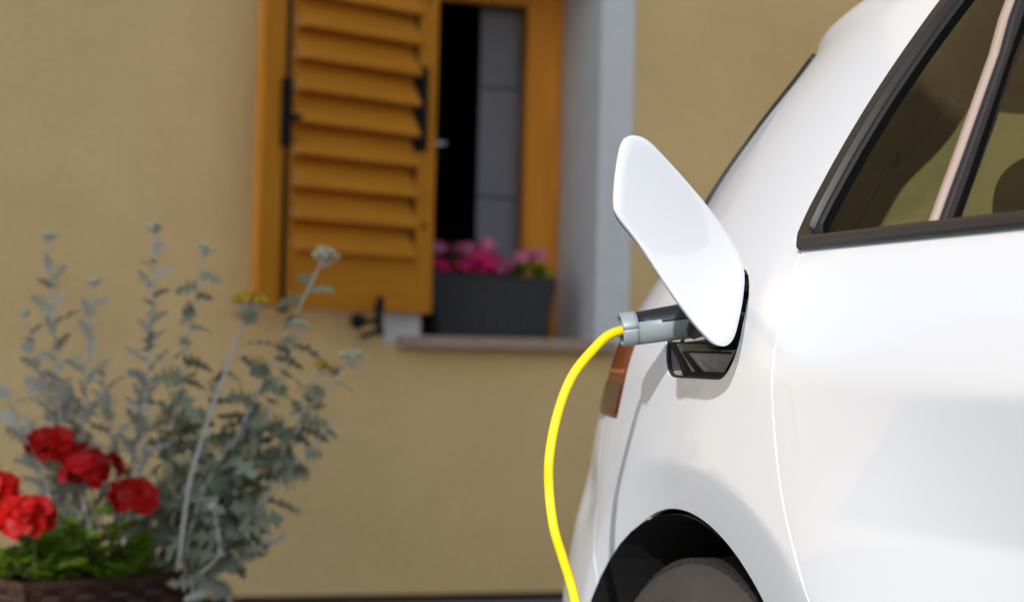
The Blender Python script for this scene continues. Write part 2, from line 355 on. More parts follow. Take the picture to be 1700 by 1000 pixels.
lv = obj('foliage', V, F.tolist(), M['added_hedge'], added_hedge); lv['kind'] = 'stuff'
MB().box((-.5, -6.9, .05), (.5, 6.0, 5.1)).build('branch_core', M['added_hedge'], added_hedge)

# ================================================================== THE CAR
XC = 1.62
car = empty('electric_car', (XC, 1.0, 0)); tag(car, 'white five-door electric car with its charge flap open and cable plugged in', 'car')
CO = np.array([XC, 1.0, 0.])
def pchip(xk, yk):
    xk = np.array(xk, float); yk = np.array(yk, float); h = np.diff(xk); d = np.diff(yk)/h
    mm = np.zeros_like(yk); mm[0] = d[0]; mm[-1] = d[-1]
    for i in range(1, len(xk)-1):
        if d[i-1]*d[i] > 0:
            w1 = 2*h[i]+h[i-1]; w2 = h[i]+2*h[i-1]; mm[i] = (w1+w2)/(w1/d[i-1]+w2/d[i])
    def f(x):
        x = np.clip(x, xk[0], xk[-1]); i = np.clip(np.searchsorted(xk, x)-1, 0, len(xk)-2); t = (x-xk[i])/h[i]
        return (2*t**3-3*t**2+1)*yk[i]+(t**3-2*t**2+t)*h[i]*mm[i]+(-2*t**3+3*t**2)*yk[i+1]+(t**3-t**2)*h[i]*mm[i+1]
    return f
#        t      z      xs    yr    yf     n
TAB = [(0.20, .200, .865, 2.70, -0.98, 4.0), (.26, .26, .828, 2.78, -1.05, 4.0), (.35, .35, .811, 2.83, -1.10, 4.0), (.50, .50, .803, 2.87, -1.12, 4.0),
       (.62, .62, .799, 2.81, -1.08, 4.0), (.75, .75, .797, 2.715, -1.00, 4.0), (.80, .80, .797, 2.675, -.93, 4.0), (.847, .847, .797, 2.635, -.82, 4.0),
       (.90, .90, .803, 2.59, -.62, 4.0), (.95, .95, .815, 2.517, -.30, 4.0), (.985, .985, .828, 2.485, -.05, 3.95), (1.05, 1.05, .857, 2.435, .06, 3.85),
       (1.07, 1.07, .866, 2.43, .10, 3.8), (1.15, 1.15, .902, 2.405, .22, 3.45), (1.22, 1.22, .934, 2.372, .32, 3.1), (1.24, 1.24, .943, 2.37, .35, 3.0),
       (1.258, 1.258, .952, 2.378, .38, 3.0), (1.275, 1.275, .961, 2.31, .41, 3.0), (1.295, 1.295, .971, 2.22, .44, 3.0), (1.34, 1.34, .996, 2.12, .51, 2.9),
       (1.37, 1.37, 1.018, 2.05, .56, 2.8), (1.41, 1.40, 1.055, 1.97, .62, 2.8), (1.46, 1.43, 1.11, 1.87, .70, 2.8), (1.52, 1.452, 1.19, 1.75, .78, 2.8),
       (1.62, 1.468, 1.31, 1.62, .88, 2.8), (1.74, 1.476, 1.45, 1.52, .97, 2.8), (1.86, 1.479, 1.60, 1.45, 1.02, 2.8)]
TAB = np.array(TAB); tz, txs, tyr, tyf, tn = [pchip(TAB[:, 0], TAB[:, k]) for k in range(1, 6)]
PH = np.concatenate([np.geomspace(1e-5, .02, 150), np.linspace(.0201, math.pi/2-.0201, 900), math.pi/2-np.geomspace(.02, 1e-9, 150)]); PH = np.concatenate([[0], PH, [math.pi/2]])
def contour(t, s):
    n = float(tn(t)); xs = float(txs(t)); yr = float(tyr(t)); yf = float(tyf(t)); Wd = XC-xs
    y0r = min(1.25, yr-.2); y0f = min(max(.3, yf+.35), y0r-.02)
    sn, cs = np.sin(PH)**(2/n), np.cos(PH)**(2/n)
    xr, yrr = XC-Wd*cs, y0r+(yr-y0r)*sn
    xf, yff = XC-Wd*cs[::-1], y0f-(y0f-yf)*sn[::-1]
    x = np.concatenate([xf, xr]); y = np.concatenate([yff, yrr])
    # gentle barrel along the flank
    x = x+.006*np.clip((y-1.0)/1.2, -2, 2)**2*np.clip((XC-x)/Wd, 0, 1)
    a = np.concatenate([[0], np.cumsum(np.hypot(np.diff(x), np.diff(y)))]); a /= a[-1]
    return np.interp(s, a, x), np.interp(s, a, y)
# s positions: coarse in front, fine over the rear quarter
ref = np.linspace(0, 1, 4001); rx, ry = contour(.8, ref)
s_door = float(np.interp(1.05, ry[:3500], ref[:3500])); s_end = float(ref[np.argmin(np.abs(rx-1.15)+10*(ry < 2))])
SV = np.concatenate([np.linspace(0, s_door, 75)[:-1], np.linspace(s_door, s_end, 230)[:-1], np.linspace(s_end, 1, 24)])
TV = np.concatenate([np.linspace(.20, .56, 16)[:-1], np.linspace(.56, 1.32, 118)[:-1], np.linspace(1.32, 1.86, 26)])
G = np.zeros((len(TV), len(SV), 3))
for i, t in enumerate(TV):
    x, y = contour(t, SV); G[i, :, 0] = x; G[i, :, 1] = y; G[i, :, 2] = float(tz(t))
def normals(P):
    ds = np.gradient(P, axis=1); dt = np.gradient(P, axis=0); n = np.cross(dt, ds); l = np.linalg.norm(n, axis=2, keepdims=True)
    n = n/np.maximum(l, 1e-12); c = np.array([XC, 1.2, .8]); 
    sg = np.sign(np.sum(n*(P-c)*np.array([1, .4, 1]), axis=2)); n = n*np.where(np.median(sg) < 0, -1, 1)
    return n
def sstep(a, b, x): t = np.clip((x-a)/(b-a), 0, 1); return t*t*(3-2*t)
N0 = normals(G); Y, Z, X = G[..., 1], G[..., 2], G[..., 0]
AY, AZ, AR = 1.915, .342, .365          # rear wheel arch
FY = -.56                                # front wheel arch
def archd(yc): return np.hypot(Y-yc, np.maximum(Z-AZ, 0))-AR
disp = np.zeros_like(Y)
# flared arch: a crest round the opening, the band inside it rolls inwards to the lip
for yc in (AY, FY):
    d = archd(yc); wdt = .052+.055*np.clip((yc-Y)/AR, 0, 1)**1.5+.010*np.clip((Y-yc)/AR, 0, 1)
    q = np.clip((wdt-d)/wdt, 0, 1.5)
    disp += -.0125*(np.sqrt(q*q+.0009)-.03)*(wdt/.052)**.5
# flank crease, strong on the front of the door and fading out at its rear edge; hollow below it
fade = (1-sstep(1.18, 1.63, Y))*np.where(Y > -.4, 1, 0)
k_ = .850-Z
disp += fade*np.where(k_ > 0, -.25*(np.sqrt(np.clip(k_, 0, .12)**2+.003**2)-.003), 0)
# bumper: soft concave hollow behind the arch under the lamp
disp += -.012*np.exp(-((Z-.69)/.045)**2-((Y-2.36)/.09)**2)
G += N0*disp[..., None]
NG = normals(G); Y, Z, X = G[..., 1], G[..., 2], G[..., 0]

def sdpoly(pts, y=None, z=None):
    y = Y if y is None else y; z = Z if z is None else z
    pts = np.array(pts); d = np.full(y.shape, 1e9); s = np.ones(y.shape); n = len(pts)
    for i in range(n):
        a = pts[i]; b = pts[i-1]; e = b-a; wy, wz = y-a[0], z-a[1]
        t = np.clip((wy*e[0]+wz*e[1])/(e@e), 0, 1); d = np.minimum(d, (wy-e[0]*t)**2+(wz-e[1]*t)**2)
        c1 = z >= a[1]; c2 = z < b[1]; c3 = e[0]*wz > e[1]*wy
        s = np.where((c1 & c2 & c3) | (~c1 & ~c2 & ~c3), -s, s)
    return s*np.sqrt(d)
def rrect(cy, cz, hy, hz, r, y=None, z=None):
    y = Y if y is None else y; z = Z if z is None else z
    qy, qz = np.abs(y-cy)-hy+r, np.abs(z-cz)-hz+r
    return np.hypot(np.maximum(qy, 0), np.maximum(qz, 0))+np.minimum(np.maximum(qy, qz), 0)-r
def smooth_poly(pts, k=6):
    return [(p.x, p.y) for p in catmull([(a, b, 0) for a, b in pts], k)]

rear_edge = smooth_poly([(1.49, .27), (1.497, .40), (1.512, .52), (1.545, .61), (1.592, .680), (1.633, .755), (1.655, .84), (1.657, .91), (1.655, .975)])
upper_edge = smooth_poly([(1.682, .99), (1.680, 1.03), (1.665, 1.09), (1.640, 1.15), (1.597, 1.22), (1.53, 1.295), (1.44, 1.35), (1.32, 1.385), (1.1, 1.405), (.66, 1.41)])
door_poly = rear_edge+upper_edge+[(.66, .27)]
fdoor_poly = [(.645, .27), (.645, 1.41), (.50, 1.40), (.40, 1.36), (.05, 1.08), (-.10, .985), (-.12, .80), (-.10, .27)]
glass_edge = smooth_poly([(1.652, .988), (1.648, 1.03), (1.634, 1.08), (1.607, 1.135), (1.560, 1.20), (1.495, 1.268), (1.42, 1.312), (1.30, 1.345), (1.1, 1.362), (.72, 1.37)])
SIDE = np.where(X < XC-.30, -9., 9.)
f_door = np.maximum(sdpoly(door_poly), SIDE); f_fdoor = np.maximum(sdpoly(fdoor_poly), SIDE)
f_glass = np.maximum.reduce([f_door+.019, .72-Y, .988-Z])
f_fglass = np.maximum(sdpoly([(.59, .99), (.59, 1.372), (.52, 1.36), (.42, 1.32), (.10, 1.075), (.02, .99)]), SIDE)
f_arch = np.minimum(np.hypot(Y-AY, np.maximum(Z-AZ, 0))-AR, np.hypot(Y-FY, np.maximum(Z-AZ, 0))-AR)
f_arch = np.maximum(f_arch, SIDE)
PY, PZ, PHY, PHZ = 1.859, .907, .114, .058
f_port = rrect(PY, PZ, PHY, PHZ, .048)+np.where((X < 1.0), 0, 9)
# rear fittings, in (across, up) for what faces backwards
REAR = np.where(Y > 1.9, 0, 9.)
f_lamp = np.maximum(sdpoly([(2.160, .797), (2.135, .845), (2.105, .905), (2.9, .90), (2.9, .80)])+0*X, np.where(X > XC-.42, 9, -9))
f_tail = np.maximum(sdpoly([(XC-.53, .62), (XC-.56, .90), (XC-.50, 1.0), (XC-.475, 1.10), (XC-.40, 1.249), (XC+1, 1.249), (XC+1, .62)], X, Z), np.where(Y > 2.05, -9, 9))
f_rwin = np.maximum(sdpoly([(XC-.44, 1.0), (XC-.435, 1.08), (XC-.37, 1.236), (XC+1, 1.236), (XC+1, 1.0)], X, Z), np.where(Y > 1.98, -9, 9))
# black flanking fin beside the rear window, just round the corner
f_fin = np.maximum(sdpoly([(XC-.695, 1.035), (XC-.672, 1.07), (XC-.630, 1.14), (XC-.592, 1.236), (XC-.46, 1.236), (XC-.50, 1.035)], X, Z), np.where(Y > 2.0, -9, 9))
f_rwin_in = np.maximum(sdpoly([(XC-.325, .985), (XC-.315, 1.06), (XC-.285, 1.13), (XC-.20, 1.243), (XC+1, 1.243), (XC+1, .985)], X, Z), np.where(Y > 1.98, -9, 9))
f_bump = sdpoly([(2.255, .792), (2.245, .70), (2.225, .60), (2.23, .10), (3.2, .1), (3.2, .792)])
f_fbump = sdpoly([(-.80, .10), (-.80, .62), (-1.5, .62), (-1.5, .10)])
f_wind = np.maximum(sdpoly([(XC-.63, 1.03), (XC-.50, 1.36), (XC+1, 1.36), (XC+1, 1.03)], X, Z), np.where(Y < .9, -9, 9))

def clip(P, Nn, f):
    """faces of the grid where f<=0, cut exactly along f=0"""
    ni, nj = f.shape; idx = -np.ones((ni, nj), int); V = []; VN = []; F = []
    ins = f <= 0
    def gv(i, j):
        if idx[i, j] < 0: idx[i, j] = len(V); V.append(P[i, j]); VN.append(Nn[i, j])
        return idx[i, j]
    ed = {}
    def ev(a, b):
        k = (a, b) if a < b else (b, a)
        if k not in ed:
            fa, fb = f[a], f[b]; t = fa/(fa-fb); t = min(max(t, .0), 1.)
            ed[k] = len(V); V.append(P[a]*(1-t)+P[b]*t); nn = Nn[a]*(1-t)+Nn[b]*t; VN.append(nn/np.linalg.norm(nn))
        return ed[k]
    cnt = ins[:-1, :-1].astype(int)+ins[1:, :-1]+ins[:-1, 1:]+ins[1:, 1:]
    for i, j in zip(*np.nonzero(cnt)):
        q = [(i, j), (i, j+1), (i+1, j+1), (i+1, j)]
        if cnt[i, j] == 4: F.append([gv(*c) for c in q]); continue
        poly = []
        for k in range(4):
            a, b = q[k], q[(k+1) % 4]
            if ins[a]: poly.append(gv(*a))
            if ins[a] != ins[b]: poly.append(ev(a, b))
        pl = [p for k, p in enumerate(poly) if p != poly[k-1]]
        if len(pl) >= 3: F.append(pl)
    return V, VN, F
ORIENT = None
def panel(name, f, mt, parent=car, off=0., flange=.012, mirror=False, edge=.0009):
    P = G+NG*off
    V, VN, F = clip(P, NG, f)
    assert F, (name, float(f.min()))
    V = [np.array(v) for v in V]; VN = [np.array(v) for v in VN]
    # winding
    k = len(F)//2; a, b, c = V[F[k][0]], V[F[k][1]], V[F[k][2]]
    if np.cross(b-a, c-a)@VN[F[k][0]] < 0: F = [q[::-1] for q in F]
    if flange:
        es = {}
        for q in F:
            for a, b in zip(q, q[1:]+q[:1]):
                if (b, a) in es: del es[(b, a)]
                else: es[(a, b)] = 1
        acc = {}
        for a, b in es:
            d = V[b]-V[a]; l = np.linalg.norm(d)
            if l < 1e-9: continue
            o = np.cross(d/l, VN[a])
            for q in (a, b): acc[q] = acc.get(q, 0)+o*l
        ring = {}
        for q, o in acc.items():
            l = np.linalg.norm(o); o = o/l if l > 1e-9 else o*0
            n = VN[q]; base = len(V)
            V.append(V[q]+o*edge-n*edge); VN.append((n*.5+o)/np.linalg.norm(n*.5+o+1e-9))
            V.append(V[q]+o*edge-n*flange); VN.append(o if l > 1e-9 else n)
            ring[q] = base
        for a, b in es:
            if a in ring and b in ring:
                F.append([b, a, ring[a], ring[b]]); F.append([ring[b], ring[a], ring[a]+1, ring[b]+1])
    V = np.array(V); VN = np.array(VN)
    if mirror:
        V[:, 0] = 2*XC-V[:, 0]; VN[:, 0] *= -1; F = [q[::-1] for q in F]
    me = mesh(name, V-CO, F, mt, True)
    me.normals_split_custom_set_from_vertices([tuple(n) for n in VN])
    return link(bpy.data.objects.new(name, me), parent)

gap = .0017
openings = -np.minimum.reduce([f_door, f_fdoor, f_lamp, f_tail, f_bump, f_fbump, f_fin])+gap
f_pillar = np.maximum(rrect(.6525, 1.19, .0085, .207, .001), SIDE)
f_shellL = np.maximum.reduce([openings, -f_pillar, -f_arch, -f_wind+.004])
f_shell = np.maximum(f_shellL, -f_port)
BELT = .983
def doorset(mirror):
    dr = panel('rear_door', np.maximum.reduce([f_door+gap, Z-BELT, -f_arch]), M['paint'], mirror=mirror)
    wt = panel('window_trim', np.maximum.reduce([f_door+gap, BELT+.002-Z, -f_glass]), M['trim'], dr, off=.0012, flange=.025, mirror=mirror)
    panel('glass_gasket', np.maximum.reduce([f_glass-.001, BELT-Z, -f_glass-.006]), M['rubber'], dr, off=-.006, flange=.02, mirror=mirror)
    gl = panel('door_glass', np.maximum(f_glass+.0, BELT-Z), M['carglass'], dr, off=-.010, flange=0, mirror=mirror)
    fd = panel('front_door', np.maximum(f_fdoor+gap, Z-BELT), M['paint'], mirror=mirror)
    panel('window_trim', np.maximum.reduce([f_fdoor+gap, BELT+.002-Z, -f_fglass]), M['trim'], fd, off=.0012, flange=.025, mirror=mirror)
    panel('door_glass', np.maximum(f_fglass, BELT-Z), M['carglass'], fd, off=-.010, flange=0, mirror=mirror)
    return dr, fd
dr, fd = doorset(False); drm, fdm = doorset(True)
for mi in (False, True):
    panel('body_side', f_shellL if mi else f_shell, M['paint'], mirror=mi)
    panel('door_pillar_cover', f_pillar+.001, M['trim'], off=-.001, flange=.02, mirror=mi)
    panel('tailgate', np.maximum.reduce([f_tail+gap, -f_rwin, -f_fin]), M['paint'], mirror=mi)
    panel('rear_window', f_rwin, M['carglass'], off=-.004, flange=0, mirror=mi)
    panel('rear_fin', f_fin+.001, M['black_plastic'], off=.005, flange=.02, mirror=mi)
    tl = panel('tail_lamp', f_lamp+gap, M['lamp'], off=.001, flange=.02, mirror=mi)
    panel('lamp_band', np.maximum.reduce([f_lamp+.006, .851-Z, Z-.857]), M['lamp_amber'], tl, off=.0025, flange=.004, mirror=mi)
    panel('lamp_smoked_lens', np.maximum.reduce([f_lamp+.006, Z-.838]), M['lamp_dark'], tl, off=.0025, flange=.004, mirror=mi)
    panel('rear_bumper', np.maximum.reduce([f_bump+gap, -f_arch]), M['paint'], mirror=mi)
    panel('front_bumper', np.maximum.reduce([f_fbump+gap, -f_arch]), M['paint'], mirror=mi)
    panel('windscreen', f_wind, M['carglass'], off=-.004, flange=0, mirror=mi)
    # dark inner structure behind the shut lines, brown lining above the belt
    panel('inner_structure', np.maximum.reduce([Z-.975, -f_arch-.002, (-f_port-.01) if not mi else Z-9]), M['underbody'], off=-.016, flange=0, mirror=mi)
    panel('cabin_lining', np.maximum.reduce([.96-Z, -f_glass, -f_fglass, -f_rwin_in, -f_wind]), M['inner_trim'], off=-.028, flange=0, mirror=mi)
for mi in (False, True):
    panel('window_cover', np.maximum(f_rwin_in-.035, -f_rwin_in), M['inner_grey'], off=-.032, flange=-.018, mirror=mi)

def cbox(name, a, b, mt, parent=car, bev=0):
    o = MB().box(Vector(a)-Vector(CO), Vector(b)-Vector(CO)).build(name, mt, parent)
    if bev: bevel(o, bev, 3)
    return o
# belt moulding under the side glass, following the door
def flank(y, z):
    """outer skin at a given place on the flank"""
    d = (Y-y)**2+(Z-z)**2+np.where(X < XC-.2, 0, 9); i, j = np.unravel_index(np.argmin(d), d.shape)
    p = G[i, j].copy(); n = NG[i, j]
    p[1] = y; p[2] = z; p[0] -= 0; return Vector(p), Vector(n)
def moulding(name, y0, y1, z0, z1, mt, parent, mirror=False, hh=.0072, out=.009, k=24):
    V = []; F = []
    for i in range(k+1):
        t = i/k; y = y0+(y1-y0)*t; z = z0+(z1-z0)*t
        xx = float(np.interp(y, G[np.argmin(np.abs(TV-z)), :, 1][75:300], G[np.argmin(np.abs(TV-z)), :, 0][75:300])) if y > .9 else float(txs(z))+.002
        for dx, dz in ((.012, -hh), (-out*.6, -hh), (-out, -hh*.5), (-out, hh*.4), (-out*.5, hh), (.012, hh)):
            x = xx+dx; x = 2*XC-x if mirror else x
            V.append(Vector((x, y, z+dz))-Vector(CO))
    for i in range(k):
        for q in range(6):
            a = i*6+q; b2 = i*6+(q+1) % 6; F.append((a, b2, b2+6, a+6) if mirror else (b2, a, a+6, b2+6))
    F.append(tuple(range(6))); F.append(tuple(range(k*6, k*6+6))[::-1])
    o = obj(name, V, F, mt, parent); bevel(o, .0015); return o
for mi, dd, ff in ((False, dr, fd), (True, drm, fdm)):
    moulding('belt_moulding', .665, 1.655, .984, .984, M['trim'], dd, mi)
    moulding('belt_moulding', .16, .64, .984, .984, M['trim'], ff, mi)
# divider bar between the quarter light and the door window
def strip(name, pts, w, mt, parent, proud=.004, mirror=False):
    """flat bar lying on the glass along (y,z) points"""
    V = []; F = []; k = len(pts)
    for y, z in pts:
        row = np.argmin(np.abs(G[:, 150, 2]-z)); xx = float(np.interp(y, G[row, 75:300, 1], G[row, 75:300, 0]))
        for dy, dx in ((-w/2, .02), (-w/2, -proud), (-w*.28, -proud-.003), (w*.28, -proud-.003), (w/2, -proud), (w/2, .02)):
            x = xx+dx; x = 2*XC-x if mirror else x
            V.append(Vector((x, y+dy, z))-Vector(CO))
    for i in range(k-1):
        for q in range(6):
            a = i*6+q; b2 = i*6+(q+1) % 6; F.append((a, b2, b2+6, a+6) if mirror else (b2, a, a+6, b2+6))
    F.append(tuple(range(6))); F.append(tuple(range((k-1)*6, k*6))[::-1])
    o = obj(name, V, F, mt, parent); bevel(o, .0012); return o
for mi, dd in ((False, dr), (True, drm)):
    pts = [(1.418+.060*(t**1.15), .985+.345*t) for t in np.linspace(0, 1, 12)]
    strip('window_bar', pts, .027, M['trim'], dd, -.004, mi)
    strip('bar_sunlit_strip', [(y-.004, z) for y, z in pts], .0095, M['trim_sunlit'], dd, .001, mi)  # sunlit face of the dark bar, put in as a paler strip
# underbody, arch liners, floor
cbox('underbody', (XC-.70, -.2, .17), (XC+.70, 1.50, .25), M['underbody'])
for sx in (0, 1):
    for yc in (AY, FY):
        mb = MB(); V = []; F = []; k = 40; a0, a1 = -.18*math.pi, 1.18*math.pi
        xa, xb = .822, 1.12
        for i in range(k+1):
            a = a0+(a1-a0)*i/k
            for x in (xa, xb):
                xx = x if not sx else 2*XC-x
                V.append(Vector((xx, yc+(AR-.006)*math.cos(a), AZ+(AR-.006)*math.sin(a)))-Vector(CO))
        for i in range(k): F.append((2*i, 2*i+1, 2*i+3, 2*i+2))
        xx = xb if not sx else 2*XC-xb
        n0 = len(V); V.append(Vector((xx, yc, AZ))-Vector(CO))
        for i in range(k): F.append((2*i+1, n0, 2*i+3))
        obj('arch_liner', V, F, M['underbody'], car)
# rubber lip on the rear part of the near arch
pts = []
for a in np.linspace(.07*math.pi, .40*math.pi, 14):
    y = AY+(AR+.000)*math.cos(a); z = AZ+(AR+.000)*math.sin(a); row = np.argmin(np.abs(G[:, 150, 2]-z))
    pts.append(Vector((float(np.interp(y, G[row, 75:300, 1], G[row, 75:300, 0]))+.006, y, z))-Vector(CO))
MB().tube(pts, .0045, 8).build('arch_lip', M['inner_grey'], car, True)

# wheels: tyre with tread blocks, alloy rim
TR, TW = .326, .205
def wheel(x_out, yc, sgn):
    w = bpy.data.objects.new('wheel', None); link(w, car); w.location = Vector((x_out, yc, TR))-Vector(CO)
    ax = (-sgn, 0, 0)          # outward
    prof = [(.198, .006), (.205, .008), (.212, .0115), (.214, .0115), (.216, .0095), (.228, .012), (.231, .0142), (.236, .0142), (.239, .0122), (.262, .0132), (.276, .0122), (.278, .0135), (.284, .0125), (.286, .0102), (.300, .004), (.315, -.006), (.322, -.020)]
    MB().lathe((0, 0, 0), ax, prof, 72).build('tyre', M['tyre'], w, True)
    mb = MB().lathe((0, 0, 0), ax, [(.322, -.020), (.322, -TW+.02), (.315, -TW+.006), (.262, -TW), (.198, -TW)], 72); mb.build('tyre_carcass', M['tread'], w, True)
    tb = MB()
    for k in range(84):
        a = 2*math.pi*k/84
        for (h0, h1, sh_) in ((-.016, -.060, 0), (-.066, -.100, .5), (-.106, -.140, 0), (-.146, -.190, .5)):
            a2 = a+sh_*2*math.pi/84; c, s = math.cos(a2), math.sin(a2); e = 2*math.pi/84*.36
            pts = []
            for rr in (.3205, .328 if abs(h0+.1) < .08 else .3265):
                for aa, hh in ((a2-e, h0), (a2+e, h0), (a2+e, h1), (a2-e, h1)):
                    pts.append((-sgn*hh, rr*math.cos(aa), rr*math.sin(aa)))
            tb.add(pts, BOXF)
    tb.build('tread_blocks', M['tread'], w)['kind'] = 'stuff'
    MB().lathe((0, 0, 0), ax, [(.200, .004), (.196, .006), (.188, -.006), (.182, -.05), (.182, -.18), (.196, -TW)], 48).build('rim', M['alloy'], w, True)
    sp = MB()
    for k in range(5):
        a = 2*math.pi*k/5+.3
        mt4 = Matrix.Rotation(a, 4, 'X'); sp.box((sgn*.010, -.022, .03), (sgn*.034, .022, .188), mt4)
    sp.lathe((0, 0, 0), ax, [(.0, -.004), (.045, -.006), (.055, -.03), (0, -.031)], 24)
    bevel(sp.build('spokes', M['alloy'], w), .006)
    MB().lathe((0, 0, 0), ax, [(.165, -.075), (.05, -.075), (.05, -.08)], 40).build('brake_disc', M['alloy'], w, True)
for yc in (AY, FY):
    wheel(.835, yc, 1); wheel(2*XC-.835, yc, -1)

# cabin: bench seat, headrests, hat shelf, dashboard
cbox('cabin_floor', (XC-.70, -.1, .30), (XC+.70, 2.1, .34), M['seat'])
cbox('rear_bench', (XC-.62, 1.30, .34), (XC+.62, 1.80, .56), M['seat'], bev=.05)
bk = MB(); bk.add([Vector(p)-Vector(CO) for p in ((XC-.62, 1.70, .5), (XC+.62, 1.70, .5), (XC+.62, 1.86, .94), (XC-.62, 1.86, .94), (XC-.62, 1.86, .5), (XC+.62, 1.86, .5), (XC+.62, 1.98, .94), (XC-.62, 1.98, .94))],
    [(0, 1, 2, 3), (4, 7, 6, 5), (3, 2, 6, 7), (0, 4, 5, 1), (0, 3, 7, 4), (1, 5, 6, 2)])
bench = bevel(bk.build('rear_seat_back', M['seat'], car), .05, 3)
def headrest(x, y, parent, z=1.095):
    mb = MB(); V = []; F = []
    # rounded cushion, taller at the middle
    prof = [(-.125, .30), (-.12, .72), (-.085, .95), (0, 1.0), (.085, .95), (.12, .72), (.125, .30)]
    for dy, sc in ((-.045, .86), (-.032, .98), (.0, 1.0), (.03, .97), (.042, .86)):
        for px, h in prof: V.append(Vector((x+px*sc, y+dy, z-.055+h*.115*sc))-Vector(CO))
        for px in (.11, .0, -.11): V.append(Vector((x+px*sc, y+dy, z-.055+.012))-Vector(CO))
    k = 10
    for i in range(4):
        for q in range(k): F.append((i*k+q, i*k+(q+1) % k, (i+1)*k+(q+1) % k, (i+1)*k+q))
    F.append(tuple(range(k))[::-1]); F.append(tuple(range(4*k, 5*k)))
    h = obj('headrest', V, F, M['seat'], parent, True); ss = h.modifiers.new('sub', 'SUBSURF'); ss.levels = 2; ss.render_levels = 2
    for dx in (-.055, .055):
        MB().tube([Vector((x+dx, y, .93))-Vector(CO), Vector((x+dx, y, z-.02))-Vector(CO)], .006, 10).build('headrest_post', M['chrome'], h, True)
headrest(1.262, 1.80, bench, 1.055); headrest(2.01, 1.80, bench)
cbox('hat_shelf', (XC-.60, 2.0, .945), (XC+.60, 2.36, .962), M['inner_trim'])
cbox('dashboard', (XC-.68, -.15, .62), (XC+.68, .22, .96), M['seat'], bev=.06)
for x in (XC-.37, XC+.37):
    fs = bevel(MB().box(Vector((x-.24, .55, .34))-Vector(CO), Vector((x+.24, 1.02, .56))-Vector(CO)).box(Vector((x-.23, .98, .5))-Vector(CO), Vector((x+.23, 1.10, 1.0))-Vector(CO)).build('front_seat', M['seat'], car), .04, 3)
# dark oval grille in the rear pillar lining
ov = MB().lathe((0, 0, 0), (0, 1, 0), [(0, -.010), (.022, -.010), (.029, -.006), (.030, .0), (.030, .03)], 28).build('pillar_grille', M['seat'], car, True)
ov.matrix_local = Matrix.Translation(Vector((1.240, 2.268, 1.150))-Vector(CO)) @ Matrix.Rotation(R(-20), 4, 'Z') @ Matrix.Diagonal((1.15, 1, .72, 1))

# ---------------- charge port: bowl, ribs, socket
port = bpy.data.objects.new('charge_port', None); link(port, car)
prt = Vector((.80, PY, PZ)); port.location = prt-Vector(CO)
def skin_x(y, z):
    row = np.argmin(np.abs(G[:, 150, 2]-z)); return float(np.interp(y, G[row, 75:300, 1], G[row, 75:300, 0]))
def rr_loop(hy, hz, r, k=8):
    out = []
    for cy, cz, a0 in ((hy-r, hz-r, 0), (-hy+r, hz-r, 90), (-hy+r, -hz+r, 180), (hy-r, -hz+r, 270)):
        for i in range(k+1):
            a = R(a0+90*i/k); out.append((cy+r*math.cos(a), cz+r*math.sin(a)))
    return out
lo = rr_loop(PHY, PHZ, .048); n = len(lo); V = []; F = []
for d, sc in ((-.010, 1.0), (.0, .985), (.03, .955), (.062, .90)):
    for y, z in lo:
        xx = skin_x(PY+y, PZ+z); V.append((xx+d+.010-.80, y*sc, z*sc))
for i in range(3):
    for q in range(n): F.append((i*n+q, i*n+(q+1) % n, (i+1)*n+(q+1) % n, (i+1)*n+q))
F.append(tuple(range(3*n, 4*n)))
obj('port_bowl', V, F, M['port'], port, True)
MB().tube([(skin_x(PY+y, PZ+z)-.80+.004, y*.985, z*.985) for y, z in lo+lo[:1]], .0028, 6, False).build('port_seal', M['port_black'], port, True)
for y0, y1, zt, mt_, tilt in ((.060, .078, -.018, 'port_black', .05), (.040, .050, -.020, 'port', .12), (.012, .034, -.028, 'port_black', .15), (-.002, .008, -.03, 'port', .2)):
    mb = MB().add([(.035, y0, -.064), (.035, y1, -.064), (.058, y1, -.064), (.058, y0, -.064), (.012, y0+tilt*.1, zt), (.012, y1+tilt*.1, zt), (.058, y1, zt), (.058, y0, zt)], BOXF)
    bevel(mb.build('port_rib', M[mt_], port), .002)
mb = MB().add([(.02, -.085, -.02), (.03, -.02, -.055), (.04, -.015, -.05), (.03, -.08, -.012), (.028, -.085, -.02), (.04, -.02, -.055), (.05, -.015, -.05), (.04, -.08, -.012)], BOXF)
bevel(mb.build('cap_strap', M['port_black'], port), .002)
MB().lathe((.055, -.055, -.022), (-1, 0, 0), [(.012, 0), (.012, .012), (.0, .013)], 16).build('port_boss', M['port_black'], port, True)
MB().lathe((.062, .020, .010), (-1, 0, 0), [(.036, 0), (.036, .022), (.031, .024), (.029, .0)], 32).build('socket', M['port_black'], port, True)

